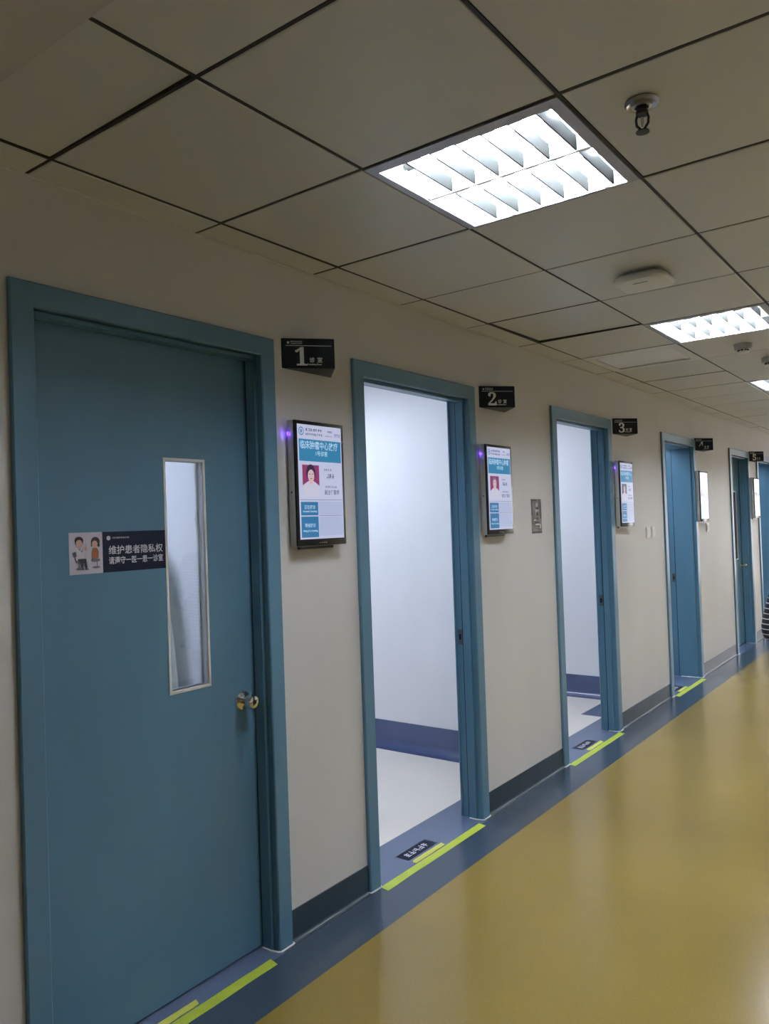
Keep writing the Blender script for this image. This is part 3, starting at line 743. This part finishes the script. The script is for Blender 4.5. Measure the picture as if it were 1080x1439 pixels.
# ------------------------------------------------------------------ cloth cut to the dark shape seen through the pane of the closed door
t = empty('hanging_cloth', (-1.0, 2.30, 0), label='grey green cloth hanging behind the glass pane of the closed door', cat='curtain')
bm = B(); n, mz = 24, 14; grid = []
EDGE = [(.35, -.765), (.857, -.796), (1.055, -.817), (1.217, -.840), (1.38, -.873), (1.43, -.892), (1.55, -.99), (1.62, -1.12)]
for k in range(mz+1):
    z = .35+1.27*k/mz; row = []
    for (za, ea), (zb, eb) in zip(EDGE[:-1], EDGE[1:]):
        if za-1e-6 <= z <= zb+1e-6: edge = ea+(eb-ea)*(z-za)/(zb-za)
    for i in range(n+1):
        u = i/n
        row.append(bm.verts.new((-.45+(edge+1.45)*u, -.03+.012*math.sin(u*22+z), z)))
    grid.append(row)
for k in range(mz):
    for i in range(n): bm.faces.new((grid[k][i], grid[k][i+1], grid[k+1][i+1], grid[k+1][i]))
bmesh.ops.solidify(bm, geom=list(bm.faces), thickness=.004)
obj('cloth', bm, M['curtain'], t, smooth=True)
obj('hook', box(B(), -.38, -.31, -.035, .02, 1.605, 1.625), M['alu'], t)

# ------------------------------------------------------------------ person standing at the side of the corridor
PX, PY = 1.745, 3.43
per = empty('person', (PX, PY, 0), label='person in a black and white striped top standing with one elbow out', cat='person')
def skin(name, verts, edges, m, parent, sub=2, root=0):
    me = bpy.data.meshes.new(name); me.from_pydata([v[0] for v in verts], edges, [])
    o = bpy.data.objects.new(name, me); link(o)
    md = o.modifiers.new('skin', 'SKIN'); md.use_smooth_shade = True; md.branch_smoothing = .6
    for i, v in enumerate(verts):
        r = v[1] if isinstance(v[1], tuple) else (v[1], v[1])
        me.skin_vertices[0].data[i].radius = r; me.skin_vertices[0].data[i].use_root = (i == root)
    s = o.modifiers.new('sub', 'SUBSURF'); s.levels = sub; s.render_levels = sub
    dg = bpy.context.evaluated_depsgraph_get()
    me2 = bpy.data.meshes.new_from_object(o.evaluated_get(dg)); bpy.data.objects.remove(o)
    for p in me2.polygons: p.use_smooth = True
    me2.materials.clear(); me2.materials.append(m); me2.name = name
    return link(bpy.data.objects.new(name, me2), parent)
# local frame: person faces +y, left arm towards -x
ELB = {-1: Vector((-.303, -.045, 1.058)), 1: Vector((.29, -.045, 1.058))}
body_v = [((0, 0, .93), (.14, .095)), ((0, .0, 1.08), (.12, .09)), ((0, 0, 1.25), (.14, .10)), ((0, -.01, 1.36), (.09, .08)), ((0, -.005, 1.43), .052), ((0, .01, 1.485), .052),
          ((0, .024, 1.545), (.066, .086)), ((0, .015, 1.62), (.074, .092)), ((0, .01, 1.67), (.05, .065))]
body_e = [(i, i+1) for i in range(8)]
for s in (-1, 1):
    b0 = len(body_v)
    e = ELB[s]; w_ = Vector((s*.075, .20, 1.06 if s < 0 else 1.02)); 
    body_v += [((s*.165, -.01, 1.36), .048), ((s*.20, -.02, 1.32), .045), (tuple(e), .036), (tuple((e+w_)/2), .034), (tuple(w_), .024)]
    body_e += [(3, b0), (b0, b0+1), (b0+1, b0+2), (b0+2, b0+3), (b0+3, b0+4)]
    # hand: palm then fingers
    d = (w_-e).normalized(); side = Vector((0, 0, 1)); palm = w_+d*.055
    b1 = len(body_v); body_v.append((tuple(palm), (.030, .018))); body_e.append((b0+4, b1))
    for q, (off, ln) in enumerate(((.027, .062), (.009, .072), (-.009, .068), (-.026, .052))):
        p0 = palm+d*.028+side*off; p1 = p0+d*ln*.5+Vector((-s*.012, -.0, 0)); p2 = p1+d*ln*.4+Vector((-s*.02, -.012, 0))
        c0 = len(body_v); body_v += [(tuple(p0), .0095), (tuple(p1), .0085), (tuple(p2), .007)]
        body_e += [(b1, c0), (c0, c0+1), (c0+1, c0+2)]
    p0 = w_+d*.03+side*.030; p1 = p0+d*.03+side*.018; c0 = len(body_v)
    body_v += [(tuple(p0), .011), (tuple(p1), .0095)]; body_e += [(b1, c0), (c0, c0+1)]
    b2 = len(body_v)
    body_v += [((s*.09, 0, .86), (.085, .09)), ((s*.10, .01, .50), .056), ((s*.10, -.015, .32), .052), ((s*.10, -.02, .09), .034), ((s*.10, .0, .045), .035), ((s*.105, .13, .03), (.036, .022))]
    body_e += [(0, b2)]+[(b2+k, b2+k+1) for k in range(5)]
skin('body', body_v, body_e, M['skin'], per)
sv = [((0, 0, .95), (.182, .138)), ((0, .0, 1.08), (.160, .126)), ((0, 0, 1.25), (.168, .128)), ((0, -.01, 1.375), (.135, .112)), ((0, -.008, 1.44), (.092, .085)), ((0, 0, .83), (.128, .10))]
se = [(0, 1), (1, 2), (2, 3), (3, 4), (0, 5)]
for s in (-1, 1):
    b0 = len(sv); e = ELB[s]; w_ = Vector((s*.075, .20, 1.06 if s < 0 else 1.02))
    sv += [((s*.172, -.01, 1.368), .078), ((s*.215, -.02, 1.31), .068), (tuple(e), .053), (tuple((e+w_)/2), .046), (tuple(e*.12+w_*.88), .034)]
    se += [(3, b0), (b0, b0+1), (b0+1, b0+2), (b0+2, b0+3), (b0+3, b0+4)]
skin('striped_top', sv, se, M['shirt'], per)
tv = [((0, 0, .97), (.155, .112))]; te = []
for s in (-1, 1):
    b0 = len(tv); tv += [((s*.092, 0, .84), (.097, .102)), ((s*.10, .01, .50), .076), ((s*.10, -.015, .28), .068), ((s*.10, -.02, .07), .058)]
    te += [(0, b0), (b0, b0+1), (b0+1, b0+2), (b0+2, b0+3)]
skin('trousers', tv, te, M['cloth_dark'], per)
for s in (-1, 1):
    bm = B()
    foot = [(-.038, -.07), (.038, -.07), (.045, .05), (.045, .13), (.03, .185), (0, .20), (-.03, .185), (-.045, .13), (-.045, .05)]
    loft(bm, [([(x+s*.103, y) for x, y in foot], 0.0), ([(x+s*.103, y) for x, y in foot], .03), ([(x*.85+s*.103, y*.9) for x, y in foot], .06), ([(x*.7+s*.103, y*.45-.02) for x, y in foot], .095)])
    obj('shoe', bm, M['shoe'], per, smooth=True)
bm = B(); bmesh.ops.create_uvsphere(bm, u_segments=24, v_segments=16, radius=1)
for v in list(bm.verts):
    if v.co.y > .35 and v.co.z < .25: v.co.y = .35
    v.co = Vector((v.co.x*.088, v.co.y*.107+.004, v.co.z*.115+1.630))
obj('hair', bm, M['hair'], per, smooth=True)
bm = B()
for s in (-1, 1): lathe(bm, [(0, 0), (.011, .001), (.012, .006), (0, .009)], 10, (Vector((s*.028, .098, 1.592)), Vector((1,0,0)), Vector((0,0,1)), Vector((0,1,0))))
obj('eyes', bm, M['hair'], per)
prism(bm := B(), [(-.014, 0), (.014, 0), (.006, .045), (-.006, .045)], .022, (Vector((0, .096, 1.540)), Vector((1,0,0)), Vector((0,0,1)), Vector((0,1,0))))
obj('nose', bevel(bm, .004, 2), M['skin'], per, smooth=True)
obj('mouth', prism(B(), ell(0, 1.522, .022, .005, 14), .004, (Vector((0, .098, 0)), Vector((1,0,0)), Vector((0,0,1)), Vector((0,1,0)))), M['skin_print'], per)
for s in (-1, 1):
    obj('ear', lathe(B(), [(0, 0), (.016, .0), (.02, .006), (.012, .012), (0, .01)], 12, (Vector((s*.072, .01, 1.57)), Vector((0,.6,0)), Vector((0,0,1)), Vector((s,0,0)))), M['skin'], per, smooth=True)
